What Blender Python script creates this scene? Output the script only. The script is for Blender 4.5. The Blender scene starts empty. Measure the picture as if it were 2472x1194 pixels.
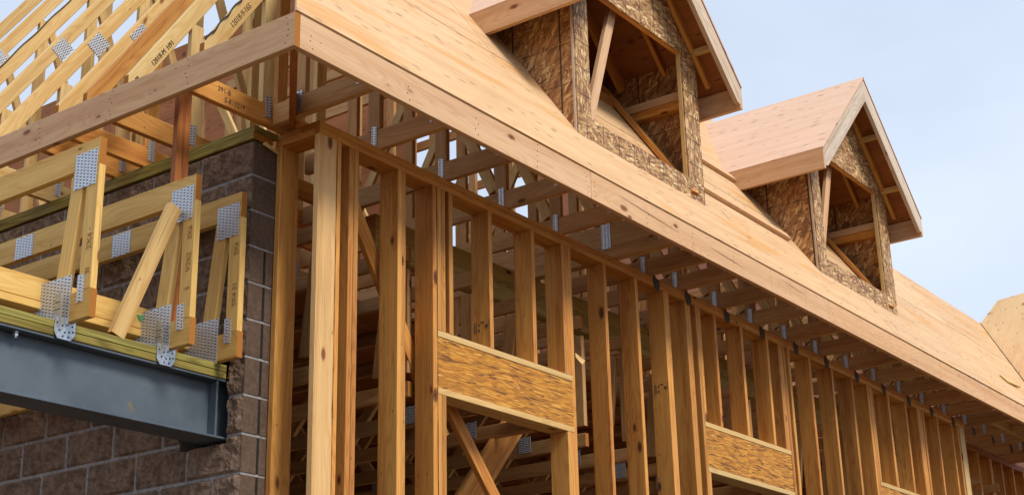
import bpy, math, random
from mathutils import Vector, Matrix, noise
random.seed(7)
V = Vector
rad = math.radians
sc = bpy.context.scene
C = sc.collection

# ---------------------------------------------------------------- camera
yaw, pitch, roll = rad(35.906), rad(19.711), rad(-1.3855)
fw = V((math.cos(yaw)*math.cos(pitch), math.sin(yaw)*math.cos(pitch), math.sin(pitch)))
rt0 = V((math.sin(yaw), -math.cos(yaw), 0)); up0 = rt0.cross(fw)
rt = math.cos(roll)*rt0 + math.sin(roll)*up0
up = -math.sin(roll)*rt0 + math.cos(roll)*up0
cd = bpy.data.cameras.new('camera'); cam = bpy.data.objects.new('camera', cd); C.objects.link(cam)
M = Matrix((rt, up, -fw)).transposed().to_4x4(); M.translation = (-5.224, -5.052, -3.342)
cam.matrix_world = M
cd.sensor_width = 36.0; cd.lens = 36.0*3501.8/2472; cd.clip_end = 2000; cd.clip_start = 0.05
sc.camera = cam

# ---------------------------------------------------------------- sky, sun, exposure
SUN_EL, SUN_AZ = rad(47), rad(-95)          # azimuth measured from +X
w = bpy.data.worlds.new('World'); sc.world = w; w.use_nodes = True
nt = w.node_tree; nt.nodes.clear()
sky = nt.nodes.new('ShaderNodeTexSky'); sky.sky_type = 'NISHITA'; sky.sun_disc = False
sky.sun_elevation = SUN_EL; sky.sun_rotation = math.pi/2 - SUN_AZ
sky.air_density = 1.0; sky.dust_density = 2.0; sky.ozone_density = 1.5
tc = nt.nodes.new('ShaderNodeTexCoord')
mp = nt.nodes.new('ShaderNodeMapping'); mp.inputs['Scale'].default_value = (1, 1, 3.0)
nz = nt.nodes.new('ShaderNodeTexNoise'); nz.inputs['Scale'].default_value = 2.2; nz.inputs['Detail'].default_value = 4
rp = nt.nodes.new('ShaderNodeValToRGB')
rp.color_ramp.elements[0].position = .3; rp.color_ramp.elements[0].color = (.66,.66,.66,1)
rp.color_ramp.elements[1].position = .7; rp.color_ramp.elements[1].color = (.90,.90,.90,1)
mx = nt.nodes.new('ShaderNodeMix'); mx.data_type = 'RGBA'
mx.inputs['B'].default_value = (7.9, 8.9, 10.6, 1)      # thin veil of bright high cloud
bg = nt.nodes.new('ShaderNodeBackground'); bg.inputs['Strength'].default_value = 0.09
ou = nt.nodes.new('ShaderNodeOutputWorld')
L = nt.links.new
L(tc.outputs['Generated'], mp.inputs['Vector']); L(mp.outputs['Vector'], nz.inputs['Vector'])
L(nz.outputs['Fac'], rp.inputs['Fac']); L(rp.outputs['Color'], mx.inputs['Factor'])
L(sky.outputs['Color'], mx.inputs['A']); L(mx.outputs['Result'], bg.inputs['Color']); L(bg.outputs['Background'], ou.inputs['Surface'])
sd = bpy.data.lights.new('sun', 'SUN'); sd.energy = 2.9; sd.angle = rad(18); sd.color = (1.0, .95, .87)
so = bpy.data.objects.new('sun', sd); C.objects.link(so)
sv = V((math.cos(SUN_AZ)*math.cos(SUN_EL), math.sin(SUN_AZ)*math.cos(SUN_EL), math.sin(SUN_EL)))
so.rotation_euler = sv.to_track_quat('Z', 'Y').to_euler(); so.location = sv*30
sc.view_settings.view_transform = 'Standard'; sc.view_settings.look = 'None'
sc.view_settings.gamma = 1; sc.view_settings.exposure = 0.32; sc.view_settings.use_curve_mapping = False
sc.render.engine = 'CYCLES'

# ---------------------------------------------------------------- node helper
class N:
    def __init__(s, name):
        s.m = bpy.data.materials.new(name); s.m.use_nodes = True
        s.t = s.m.node_tree; s.t.nodes.clear()
        s.out = s.t.nodes.new('ShaderNodeOutputMaterial'); s.b = s.t.nodes.new('ShaderNodeBsdfPrincipled')
        s.t.links.new(s.b.outputs[0], s.out.inputs[0])
    def set(s, sock, v):
        if hasattr(v, 'is_linked') or isinstance(v, bpy.types.NodeSocket): s.t.links.new(v, sock)
        elif isinstance(v, (tuple, list)) and len(v) == 3 and sock.type == 'RGBA': sock.default_value = (*v, 1)
        else: sock.default_value = v
    def math(s, op, a, b=0.0, c=0.0, clamp=False):
        n = s.t.nodes.new('ShaderNodeMath'); n.operation = op; n.use_clamp = clamp
        s.set(n.inputs[0], a); s.set(n.inputs[1], b); s.set(n.inputs[2], c); return n.outputs[0]
    def uv(s):
        n = s.t.nodes.new('ShaderNodeUVMap'); n.uv_map = 'UVMap'; x = s.t.nodes.new('ShaderNodeSeparateXYZ')
        s.t.links.new(n.outputs[0], x.inputs[0]); return x.outputs[0], x.outputs[1]
    def rnd(s): return s.t.nodes.new('ShaderNodeObjectInfo').outputs['Random']
    def vec(s, x, y, z=0.0):
        n = s.t.nodes.new('ShaderNodeCombineXYZ'); s.set(n.inputs[0], x); s.set(n.inputs[1], y); s.set(n.inputs[2], z); return n.outputs[0]
    def noise(s, v, scale=1.0, detail=3.0, rough=.55, dist=0.0):
        n = s.t.nodes.new('ShaderNodeTexNoise'); s.t.links.new(v, n.inputs['Vector'])
        n.inputs['Scale'].default_value = scale; n.inputs['Detail'].default_value = detail
        n.inputs['Roughness'].default_value = rough; n.inputs['Distortion'].default_value = dist; return n.outputs['Fac']
    def voro(s, v, scale=1.0, rnd=1.0, feature='F1'):
        n = s.t.nodes.new('ShaderNodeTexVoronoi'); s.t.links.new(v, n.inputs['Vector']); n.feature = feature
        n.inputs['Scale'].default_value = scale; n.inputs['Randomness'].default_value = rnd; return n
    def ramp(s, f, stops, interp='LINEAR'):
        n = s.t.nodes.new('ShaderNodeValToRGB'); s.set(n.inputs[0], f); e = n.color_ramp.elements; n.color_ramp.interpolation = interp
        while len(e) < len(stops): e.new(.5)
        for i, (p, c) in enumerate(stops):
            e[i].position = p; e[i].color = (*c, 1) if isinstance(c, (tuple, list)) else (c, c, c, 1)
        return n.outputs[0]
    def step(s, x, lo, hi):      # smooth 0..1
        n = s.t.nodes.new('ShaderNodeMapRange'); n.interpolation_type = 'SMOOTHSTEP'
        s.set(n.inputs[0], x); n.inputs[1].default_value = lo; n.inputs[2].default_value = hi; return n.outputs[0]
    def mix(s, f, a, b, mode='MIX'):
        n = s.t.nodes.new('ShaderNodeMix'); n.data_type = 'RGBA'; n.blend_type = mode
        s.set(n.inputs['Factor'], f); s.set(n.inputs['A'], a); s.set(n.inputs['B'], b); return n.outputs['Result']
    def bump(s, h, strength=.3, dist=.01):
        n = s.t.nodes.new('ShaderNodeBump'); s.set(n.inputs['Height'], h); n.inputs['Strength'].default_value = strength
        n.inputs['Distance'].default_value = dist; s.t.links.new(n.outputs[0], s.b.inputs['Normal'])
    def fin(s, col, rough=.6, metal=0.0, spec=.3):
        s.set(s.b.inputs['Base Color'], col); s.set(s.b.inputs['Roughness'], rough); s.set(s.b.inputs['Metallic'], metal)
        s.b.inputs['Specular IOR Level'].default_value = spec; return s.m

def wood(name, light, dark, knot=(.16, .06, .02), kn=.55, var=.25, cath=22.0, dirt=.25, con=1.0):
    n = N(name); u, v = n.uv(); r = n.rnd()
    u = n.math('ADD', u, n.math('MULTIPLY', r, 91.0)); v = n.math('ADD', v, n.math('MULTIPLY', r, 37.0))
    # knots push the grain aside
    kv = n.voro(n.vec(n.math('MULTIPLY', u, 3.1), n.math('MULTIPLY', v, 7.0)))
    kd = kv.outputs['Distance']
    sp = n.t.nodes.new('ShaderNodeSeparateColor'); n.t.links.new(kv.outputs['Color'], sp.inputs[0])
    on = n.step(sp.outputs[0], 1-kn-.02, 1-kn+.02)
    size = n.math('MULTIPLY_ADD', sp.outputs[1], .12, .07)
    kk = n.math('MULTIPLY', on, n.math('SUBTRACT', 1.0, n.math('DIVIDE', kd, size), clamp=True))
    halo = n.math('MULTIPLY', on, n.math('SUBTRACT', 1.0, n.math('MULTIPLY', kd, 3.2), clamp=True))
    lo = n.noise(n.vec(n.math('MULTIPLY', u, .55), n.math('MULTIPLY', v, 5.5)), 1, 2, .5)
    rg = n.math('ADD', n.math('MULTIPLY', lo, cath), n.math('MULTIPLY', halo, 1.6))
    rings = n.math('MULTIPLY_ADD', n.math('SINE', n.math('MULTIPLY', rg, 6.283)), .5, .5)
    rings = n.math('POWER', rings, 2.2)
    fine = n.noise(n.vec(n.math('MULTIPLY', u, 2.5), n.math('MULTIPLY', v, 160)), 1, 4, .65)
    band = n.noise(n.vec(n.math('MULTIPLY', u, .35), n.math('MULTIPLY', v, 13)), 1, 3, .5)
    g = n.math('ADD', n.math('MULTIPLY', rings, .42*con), n.math('MULTIPLY', n.step(fine, .38, .72), .42*con))
    g = n.math('ADD', g, n.math('MULTIPLY', n.step(band, .42, .66), .5), clamp=True)
    col = n.mix(g, light, dark)
    tint = n.ramp(r, [(0, (1-var, 1-var*1.15, 1-var*1.3)), (.35, (1, 1, 1)), (.7, (1.0, .93, .84)), (1, (1-var*.5, 1-var*.85, 1-var*1.2))])
    col = n.mix(1.0, col, tint, 'MULTIPLY')
    big = n.noise(n.vec(n.math('MULTIPLY', u, 1.3), n.math('MULTIPLY', v, 4)), 1, 4, .6)
    col = n.mix(n.math('MULTIPLY', n.step(big, .5, .8), dirt), col, tuple(c*.42 for c in dark))
    col = n.mix(n.math('MULTIPLY', n.math('POWER', halo, 2.0), .45), col, tuple((a+b)/2 for a, b in zip(dark, knot)))
    col = n.mix(n.step(kk, .0, .45), col, knot)
    col = n.mix(n.step(kk, .62, .85), col, tuple(c*.4 for c in knot))
    sv_ = n.voro(n.vec(n.math('MULTIPLY', u, 9), n.math('MULTIPLY', v, 22)))
    s2 = n.t.nodes.new('ShaderNodeSeparateColor'); n.t.links.new(sv_.outputs['Color'], s2.inputs[0])
    speck = n.math('MULTIPLY', n.step(s2.outputs[0], .86, .88), n.math('SUBTRACT', 1.0, n.step(sv_.outputs['Distance'], .05, .11)))
    col = n.mix(n.math('MULTIPLY', speck, .75), col, (.05, .02, .01))
    ck = n.noise(n.vec(n.math('MULTIPLY', u, .9), n.math('MULTIPLY', v, 70)), 1, 2, .5)
    col = n.mix(n.math('MULTIPLY', n.step(ck, .72, .76), .7), col, tuple(c*.3 for c in dark))
    n.bump(n.math('SUBTRACT', n.math('ADD', n.math('MULTIPLY', rings, .3), n.math('MULTIPLY', fine, .6)), n.math('MULTIPLY', kk, .4)), .35, .0015)
    return n.fin(col, n.math('MULTIPLY_ADD', fine, .25, .5), 0, .25)

def endgrain(name, a, b):
    n = N(name); u, v = n.uv(); r = n.rnd()
    x = n.math('ADD', u, n.math('MULTIPLY_ADD', r, .3, .05)); y = n.math('ADD', v, n.math('MULTIPLY', r, .2))
    d = n.math('SQRT', n.math('ADD', n.math('MULTIPLY', x, x), n.math('MULTIPLY', y, y)))
    w_ = n.noise(n.vec(u, v), 25, 3)
    q = n.math('MULTIPLY_ADD', n.math('SINE', n.math('ADD', n.math('MULTIPLY', d, 1500), n.math('MULTIPLY', w_, 5))), .5, .5)
    col = n.mix(n.math('MULTIPLY_ADD', q, .5, n.math('MULTIPLY', n.noise(n.vec(u, v), 160, 4), .5)), a, b)
    n.bump(n.noise(n.vec(u, v), 500, 3), .5, .002)
    return n.fin(col, .8, 0, .15)

def plywood(name, a, b, patch, dash, amt=1.0, cath=9.0, vs=1.0, knots=0.0):
    n = N(name); u, v = n.uv(); r = n.rnd()
    v = n.math('MULTIPLY', v, vs)
    u = n.math('ADD', u, n.math('MULTIPLY', r, 53.0)); v = n.math('ADD', v, n.math('MULTIPLY', r, 31.0))
    lo = n.noise(n.vec(n.math('MULTIPLY', u, .42), n.math('MULTIPLY', v, 2.2)), 1, 3, .5, .3)
    rings = n.math('MULTIPLY_ADD', n.math('SINE', n.math('MULTIPLY', lo, cath*6.283)), .5, .5)
    fine = n.noise(n.vec(n.math('MULTIPLY', u, 2.0), n.math('MULTIPLY', v, 70)), 1, 5, .65)
    mid = n.noise(n.vec(n.math('MULTIPLY', u, .8), n.math('MULTIPLY', v, 9)), 1, 4, .55)
    g = n.math('ADD', n.math('MULTIPLY', rings, .15), n.math('MULTIPLY', n.step(fine, .35, .7), .3))
    g = n.math('ADD', g, n.math('MULTIPLY', n.step(mid, .35, .7), .42), clamp=True)
    col = n.mix(g, a, b)
    col = n.mix(1.0, col, n.ramp(r, [(0, (.86, .84, .82)), (.5, (1, 1, 1)), (1, (.98, .92, .86))]), 'MULTIPLY')
    p = n.noise(n.vec(n.math('MULTIPLY', u, .7), n.math('MULTIPLY', v, 3.4)), 1, 3, .5, .6)
    p = n.math('MULTIPLY', n.step(p, .56, .68), n.step(fine, .3, .62))
    col = n.mix(n.math('MULTIPLY', p, .7*amt), col, patch)
    dv = n.voro(n.vec(n.math('MULTIPLY', u, 6), n.math('MULTIPLY', v, 30)))
    s2 = n.t.nodes.new('ShaderNodeSeparateColor'); n.t.links.new(dv.outputs['Color'], s2.inputs[0])
    dm = n.math('MULTIPLY', n.step(s2.outputs[0], .62, .66), n.math('SUBTRACT', 1.0, n.step(dv.outputs['Distance'], .10, .30)))
    col = n.mix(n.math('MULTIPLY', dm, .8), col, dash)
    if knots:
        kv = n.voro(n.vec(n.math('MULTIPLY', u, 4.2), n.math('MULTIPLY', v, 5.2)))
        s3 = n.t.nodes.new('ShaderNodeSeparateColor'); n.t.links.new(kv.outputs['Color'], s3.inputs[0])
        km = n.math('MULTIPLY', n.step(s3.outputs[1], 1-knots, 1-knots+.03), n.math('SUBTRACT', 1.0, n.step(kv.outputs['Distance'], .04, .26)))
        col = n.mix(n.math('MULTIPLY', km, .85), col, tuple(c*.45 for c in patch))
    n.bump(n.math('ADD', fine, n.math('MULTIPLY', dm, -.8)), .3, .0015)
    return n.fin(col, .62, 0, .25)

def strands(name, cols, spread, scale, lines=0.0, stretch=9.0, lv=0.0):
    """flaked board: three layers of long thin cells lying at different angles"""
    n = N(name); u, v = n.uv(); r = n.rnd()
    uu = n.math('ADD', u, n.math('MULTIPLY', r, 17.0)); vv = n.math('ADD', v, n.math('MULTIPLY', r, 9.0))
    wx = n.math('MULTIPLY', n.math('SUBTRACT', n.noise(n.vec(uu, vv), 9, 2), .5), .09)
    uu = n.math('ADD', uu, wx)
    col = None; hgt = None
    for i, a in enumerate(spread):
        c_, s_ = math.cos(rad(a)), math.sin(rad(a))
        x = n.math('ADD', n.math('MULTIPLY', uu, c_), n.math('MULTIPLY', vv, s_))
        y = n.math('ADD', n.math('MULTIPLY', uu, -s_), n.math('MULTIPLY', vv, c_))
        vo = n.voro(n.vec(n.math('MULTIPLY', x, scale/stretch), n.math('MULTIPLY', y, scale), float(i*3)))
        s2 = n.t.nodes.new('ShaderNodeSeparateColor'); n.t.links.new(vo.outputs['Color'], s2.inputs[0])
        cc = n.ramp(s2.outputs[0], cols, 'CONSTANT')
        gr = n.noise(n.vec(n.math('MULTIPLY', x, 12), n.math('MULTIPLY', y, 240)), 1, 3)
        cc = n.mix(n.math('MULTIPLY', n.step(gr, .4, .75), .35), cc, tuple(k*.55 for k in cols[0][1]))
        edge = n.step(vo.outputs['Distance'], .42, .75)
        cc = n.mix(n.math('MULTIPLY', edge, .55), cc, tuple(k*.4 for k in cols[0][1]))
        if col is None: col, hgt = cc, s2.outputs[1]
        else:
            top = n.step(s2.outputs[1], .50, .53)
            col = n.mix(top, col, cc); hgt = n.math('MAXIMUM', hgt, n.math('MULTIPLY', top, s2.outputs[1]))
    if lines:
        f = n.math('FRACT', n.math('DIVIDE', u, lines))
        d = n.math('ABSOLUTE', n.math('SUBTRACT', f, .5))
        lm = n.math('SUBTRACT', 1.0, n.step(d, .012, .026))
        if lv:
            f = n.math('FRACT', n.math('DIVIDE', v, lv)); d = n.math('ABSOLUTE', n.math('SUBTRACT', f, .5))
            lm = n.math('MAXIMUM', lm, n.math('SUBTRACT', 1.0, n.step(d, .006, .013)))
        col = n.mix(n.math('MULTIPLY', lm, .85), col, (.02, .012, .008))
    n.bump(hgt, .5, .002)
    return n.fin(col, .6, 0, .3)

def toothed(name):
    n = N(name); u, v = n.uv()
    cu = n.math('DIVIDE', u, .0265); cv = n.math('DIVIDE', v, .0165)
    row = n.math('FLOOR', cu)
    cv = n.math('ADD', cv, n.math('MULTIPLY', row, .5))
    fu = n.math('ABSOLUTE', n.math('SUBTRACT', n.math('FRACT', cu), .5)); fv = n.math('FRACT', cv)
    fv = n.math('ADD', fv, n.math('MULTIPLY', fu, .35))
    slot = n.math('MULTIPLY', n.math('SUBTRACT', 1.0, n.step(fu, .20, .27)), n.math('MULTIPLY', n.step(fv, .12, .22), n.math('SUBTRACT', 1.0, n.step(fv, .48, .6))))
    lip = n.math('MULTIPLY', n.math('SUBTRACT', 1.0, n.step(fu, .20, .27)), n.math('MULTIPLY', n.step(fv, .55, .65), n.math('SUBTRACT', 1.0, n.step(fv, .8, .9))))
    sp = n.noise(n.vec(u, v), 60, 4)
    col = n.mix(sp, (.44, .46, .50), (.66, .69, .74))
    col = n.mix(n.math('MULTIPLY', lip, .6), col, (.95, .97, 1.0))
    col = n.mix(n.math('MULTIPLY', slot, .93), col, (.03, .02, .018))
    n.bump(n.math('SUBTRACT', lip, slot), .8, .003)
    return n.fin(col, .42, n.math('MULTIPLY', n.math('SUBTRACT', 1.0, slot), .55), .5)

def plain(name, a, b, scale=30, rough=.6, metal=0.0, bump=.2, dist=.002, spec=.3, detail=5):
    n = N(name); g = n.t.nodes.new('ShaderNodeNewGeometry').outputs['Position']
    x = n.noise(g, scale, detail, .6)
    col = n.mix(n.step(x, .3, .7), a, b); n.bump(x, bump, dist)
    return n.fin(col, rough, metal, spec)

def blockmat(name, a, b, c, bump, scale):
    n = N(name); g = n.t.nodes.new('ShaderNodeNewGeometry').outputs['Position']
    x = n.noise(g, scale, 6, .7); y = n.noise(g, scale*5, 4, .7); z = n.noise(g, 2.3, 3, .5)
    col = n.mix(n.step(x, .35, .68), a, b); col = n.mix(n.math('MULTIPLY', n.step(y, .55, .72), .6), col, c)
    col = n.mix(n.math('MULTIPLY', n.step(y, .28, .42), -.0), col, a)
    col = n.mix(n.math('MULTIPLY', n.step(z, .45, .75), .35), col, tuple(k*1.5 for k in b))
    n.bump(n.math('ADD', x, n.math('MULTIPLY', y, .5)), bump, .014)
    return n.fin(col, .9, 0, .15)

def steelmat(name):
    n = N(name); g = n.t.nodes.new('ShaderNodeNewGeometry').outputs['Position']
    x = n.noise(g, 2.2, 5, .6); y = n.noise(g, 40, 4, .7); z = n.noise(g, 9, 3, .5)
    col = n.mix(n.step(x, .3, .7), (.060, .078, .098), (.10, .123, .148))
    col = n.mix(n.math('MULTIPLY', n.step(z, .66, .72), .6), col, (.19, .15, .04))
    col = n.mix(n.math('MULTIPLY', n.step(y, .68, .76), .5), col, (.16, .17, .18))
    mpn = n.t.nodes.new('ShaderNodeMapping'); mpn.inputs['Scale'].default_value = (1.5, 20, 26); n.t.links.new(g, mpn.inputs['Vector'])
    sc_ = n.noise(mpn.outputs[0], 1, 5, .7)
    col = n.mix(n.math('MULTIPLY', n.step(sc_, .60, .68), .35), col, (.17, .19, .21))
    rs_ = n.noise(g, 17, 5, .75); col = n.mix(n.math('MULTIPLY', n.step(rs_, .66, .74), .6), col, (.12, .055, .025))
    n.bump(y, .12, .002)
    return n.fin(col, n.math('MULTIPLY_ADD', x, .2, .4), .15, .4)

YEL = wood('spf_yellow', (.68, .49, .22), (.50, .29, .085), (.22, .08, .02), .5, .14, con=.8)
YELB = wood('spf_lumber_golden', (.74, .50, .17), (.56, .31, .07), (.22, .08, .02), .5, .10, dirt=.15, con=.8)
TAN = wood('weathered_truss', (.58, .345, .145), (.38, .185, .06), (.16, .06, .025), .5, .2, dirt=.35, con=.8)
FIR = wood('fir_stud', (.68, .345, .085), (.41, .14, .027), (.15, .045, .014), .75, .30, con=.75)
PINK = wood('fir_fascia', (.67, .435, .25), (.52, .285, .14), (.24, .085, .03), .8, .10, dirt=.12, con=.8)
PALE = wood('weathered_rake', (.66, .56, .45), (.46, .33, .22), (.22, .10, .05), .35, .10, dirt=.22)
RED = wood('fir_red', (.46, .18, .05), (.24, .07, .022), (.10, .03, .01), .55, .15)
TRE = wood('treated', (.34, .30, .075), (.15, .115, .022), (.10, .07, .015), .5, .12, 14, con=1.25)
FIRL = wood('fir_sapwood', (.72, .46, .20), (.54, .28, .09), (.2, .07, .02), .6, .08, con=.8)
GRN = wood('treated_beam', (.50, .40, .15), (.26, .185, .05), (.08, .05, .01), .2, .12, 26)
END = endgrain('end_grain', (.46, .19, .035), (.25, .085, .015))
PLY = plywood('roof_plywood', (.65, .43, .235), (.47, .265, .12), (.54, .25, .055), (.12, .045, .02), 1.3)
PLYD = plywood('dormer_plywood', (.70, .49, .36), (.58, .38, .26), (.50, .25, .10), (.22, .10, .06), .25, 6)
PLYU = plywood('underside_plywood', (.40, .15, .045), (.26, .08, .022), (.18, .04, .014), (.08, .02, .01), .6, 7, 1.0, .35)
PLYG = plywood('knotty_plywood', (.68, .46, .24), (.58, .36, .17), (.50, .16, .05), (.30, .13, .05), .4, 5, 1.0, .75)
OC = [(0, (.36, .16, .055)), (.25, (.54, .29, .10)), (.5, (.72, .45, .19)), (.66, (.24, .09, .032)), (.80, (.46, .22, .075))]
OSB = strands('osb', OC, (25, 80, -35, 140), 34, 0, 6)
OSBL = strands('osb_ruled', [(0, (.36, .18, .07)), (.22, (.56, .34, .145)), (.45, (.78, .56, .29)), (.60, (.22, .09, .04)), (.82, (.50, .29, .12))], (25, 80, -35, 140, 5), 64, .2032, 4)
OSBS = strands('osb_side', OC, (5, 40, -50, 78, -20, 120), 50, .4064, 4.2, .2032*1.5)
LSL = strands('strand_lumber', [(0, (.44, .17, .018)), (.25, (.62, .27, .03)), (.55, (.50, .20, .022)), (.78, (.14, .05, .014)), (.87, (.68, .34, .06))], (-3, 4, -7, 1), 120, 0, 13)
TP = toothed('toothed_plate')
GAL = plain('galvanised', (.30, .34, .38), (.52, .57, .63), 70, .38, .8, .1, .001)
TIE = plain('dull_tie', (.05, .045, .04), (.10, .085, .07), 60, .5, .5, .2)
NAIL = plain('nail_dark', (.02, .015, .012), (.04, .03, .02), 60, .6, .3)
INK = plain('black_ink', (.05, .035, .025), (.12, .08, .05), 200, .7)
FAINT = plain('faint_ink', (.26, .14, .05), (.40, .22, .08), 200, .7)
BLK = blockmat('split_face_block', (.125, .078, .052), (.27, .18, .125), (.34, .26, .21), .9, 26)
BLKS = blockmat('smooth_block', (.085, .053, .036), (.125, .083, .058), (.20, .15, .11), .25, 30)
MOR = plain('mortar', (.21, .19, .18), (.33, .31, .30), 45, .95, 0, .5, .004)
STL = steelmat('primed_steel')
BLACK = plain('painted_gap_shade', (.012, .010, .009), (.02, .016, .012), 20, .9)  # black painted in for the shade inside grooves, pockets and gaps
SOIL = plain('soil', (.09, .06, .035), (.14, .09, .055), .8, .95, 0, .5, .05)
BARK = plain('bark', (.06, .022, .010), (.22, .09, .03), 90, .9, 0, .8, .003)
PLY_SHADE = plywood('shade_painted_plywood', (.18, .06, .02), (.11, .035, .012), (.08, .02, .01), (.04, .01, .01), .5, 7)  # interior shade put into the colour, so sunlit spots stay dark
GREEN = plain('green_crayon', (.05, .26, .07), (.09, .34, .10), 80, .8)

# ---------------------------------------------------------------- mesh helper
class MB:
    def __init__(s): s.v = []; s.f = []; s.uv = []; s.mi = []
    def face(s, pts, uvs, mi=0):
        b = len(s.v); s.v += [V(p) for p in pts]; s.f.append(list(range(b, b+len(pts)))); s.uv.append(uvs); s.mi.append(mi)
    def beam(s, p0, p1, wd, w, t, ch=.003, warp=0.0, mi=0, em=1, cut0=0.0, cut1=0.0):
        """lumber from p0 to p1; w measured along wd, t across; cut0/cut1 skew the ends along the axis per metre of w"""
        p0, p1, wd = V(p0), V(p1), V(wd); a = p1-p0; Ln = a.length; a.normalize()
        wd = (wd - a*wd.dot(a)).normalized(); td = a.cross(wd)
        c = min(ch, w*.2, t*.2); W, T = w/2, t/2
        sec = [(-W+c, -T), (W-c, -T), (W, -T+c), (W, T-c), (W-c, T), (-W+c, T), (-W, T-c), (-W, -T+c)]
        per = [0]
        for i in range(8):
            x, y = sec[i]; X, Y = sec[(i+1) % 8]; per.append(per[-1]+math.hypot(X-x, Y-y))
        ns = max(1, int(Ln/.45)) if warp else 1
        ph = [random.uniform(0, 6.28) for _ in range(2)]; uo = random.uniform(0, 20); vo = random.uniform(0, 9)
        base = len(s.v)
        for k in range(ns+1):
            q = k/ns; o = V((0, 0, 0))
            if warp:
                e = math.sin(math.pi*q)
                o = wd*(warp*e*math.sin(ph[0]+2.3*q)) + td*(warp*.7*e*math.sin(ph[1]+3.1*q))
            for (x, y) in sec:
                sk = (cut0*(1-q)+cut1*q)*x
                s.v.append(p0 + a*(Ln*q+sk) + wd*x + td*y + o)
        for k in range(ns):
            for i in range(8):
                j = (i+1) % 8; A = base+k*8; B = A+8
                s.f.append([A+i, A+j, B+j, B+i]); s.mi.append(mi)
                u0, u1 = uo+Ln*k/ns, uo+Ln*(k+1)/ns
                s.uv.append([(u0, vo+per[i]), (u0, vo+per[i+1]), (u1, vo+per[i+1]), (u1, vo+per[i])])
        for k, rev in ((0, True), (ns, False)):
            idx = [base+k*8+i for i in range(8)]; uv = [(sec[i][0], sec[i][1]) for i in range(8)]
            if rev: idx.reverse(); uv.reverse()
            s.f.append(idx); s.uv.append(uv); s.mi.append(em)
        return s
    def box(s, x0, x1, y0, y1, z0, z1, axis=None, ch=.003, warp=0.0, mi=0, em=1):
        d = (x1-x0, y1-y0, z1-z0); c = ((x0+x1)/2, (y0+y1)/2, (z0+z1)/2)
        if axis is None: axis = max(range(3), key=lambda i: d[i])
        o = [i for i in range(3) if i != axis]; wa = max(o, key=lambda i: d[i]); ta = [i for i in o if i != wa][0]
        p0, p1 = list(c), list(c); p0[axis] -= d[axis]/2; p1[axis] += d[axis]/2
        wd = [0, 0, 0]; wd[wa] = 1
        return s.beam(p0, p1, wd, d[wa], d[ta], ch, warp, mi, em)
    def prism(s, pts, ext, ud, vd, mi=0, em=0):
        """flat sheet outlined by pts, extruded by vector ext; uv in metres along ud, vd"""
        pts = [V(p) for p in pts]; ext = V(ext); ud = V(ud).normalized(); vd = V(vd).normalized()
        uo = random.uniform(0, 3); vo = 0
        nrm = (pts[1]-pts[0]).cross(pts[2]-pts[0])
        if nrm.dot(ext) > 0: pts = pts[::-1]
        U = lambda p: (p.dot(ud)+uo, p.dot(vd)+vo)
        s.face(pts, [U(p) for p in pts], mi)
        q = [p+ext for p in pts]; s.face(q[::-1], [U(p) for p in q[::-1]], mi)
        n = len(pts); el = ext.length
        for i in range(n):
            j = (i+1) % n; l = (pts[j]-pts[i]).length
            s.face([pts[i], q[i], q[j], pts[j]], [(0, 0), (0, el), (l, el), (l, 0)], em)
        return s
    def cyl(s, p0, p1, r, n=10, mi=0):
        p0, p1 = V(p0), V(p1); a = (p1-p0).normalized(); t = a.orthogonal().normalized(); b = a.cross(t)
        c0 = [p0+(t*math.cos(6.2832*i/n)+b*math.sin(6.2832*i/n))*r for i in range(n)]; c1 = [p+(p1-p0) for p in c0]
        for i in range(n):
            j = (i+1) % n; s.face([c0[i], c0[j], c1[j], c1[i]], [(0, 0)]*4, mi)
        s.face(c1, [(0, 0)]*n, mi); s.face(c0[::-1], [(0, 0)]*n, mi); return s
    def build(s, name, mats, parent=None):
        off = V((0, 0, 0)); p = parent
        while p is not None: off += p.location; p = p.parent
        me = bpy.data.meshes.new(name); me.from_pydata([tuple(v-off) for v in s.v], [], s.f)
        if not isinstance(mats, (list, tuple)): mats = [mats, END]
        for m in mats: me.materials.append(m)
        me.polygons.foreach_set('material_index', [min(i, len(mats)-1) for i in s.mi])
        ul = me.uv_layers.new(name='UVMap'); ul.data.foreach_set('uv', [c for f in s.uv for q in f for c in q])
        me.update()
        o = bpy.data.objects.new(name, me); C.objects.link(o); o.parent = parent
        return o

def tag(o, label=None, cat=None, group=None, kind=None):
    if label: o['label'] = label
    if cat: o['category'] = cat
    if group: o['group'] = group
    if kind: o['kind'] = kind
    return o
def empty(name, loc=(0, 0, 0)):
    o = bpy.data.objects.new(name, None); C.objects.link(o); o.location = loc; o.empty_display_size = .1; return o
def copy_tree(o, parent=None):
    c = o.copy(); C.objects.link(c); c.parent = parent
    for ch in [x for x in kids.get(o.name, [])]: 
        d = copy_tree(ch, c)
        kids.setdefault(c.name, []).append(d)
    return c
kids = {}
def reg(root):
    for o in list(C.objects):
        if o.parent is not None: 
            l = kids.setdefault(o.parent.name, [])
            if o not in l: l.append(o)
def bx(name, parent, mat, *a, **k): return MB().box(*a, **k).build(name, mat, parent)
def bm_(name, parent, mat, *a, **k): return MB().beam(*a, **k).build(name, mat, parent)
def plate(parent, center, ud, vd, nrm, w, h, t=.003, mat=None, name='connector_plate'):
    c, ud, vd, nrm = V(center), V(ud).normalized(), V(vd).normalized(), V(nrm).normalized()
    P = [c-ud*w/2-vd*h/2, c+ud*w/2-vd*h/2, c+ud*w/2+vd*h/2, c-ud*w/2+vd*h/2]
    return MB().prism(P, nrm*t, ud, vd).build(name, [mat or TP], parent)
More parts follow.
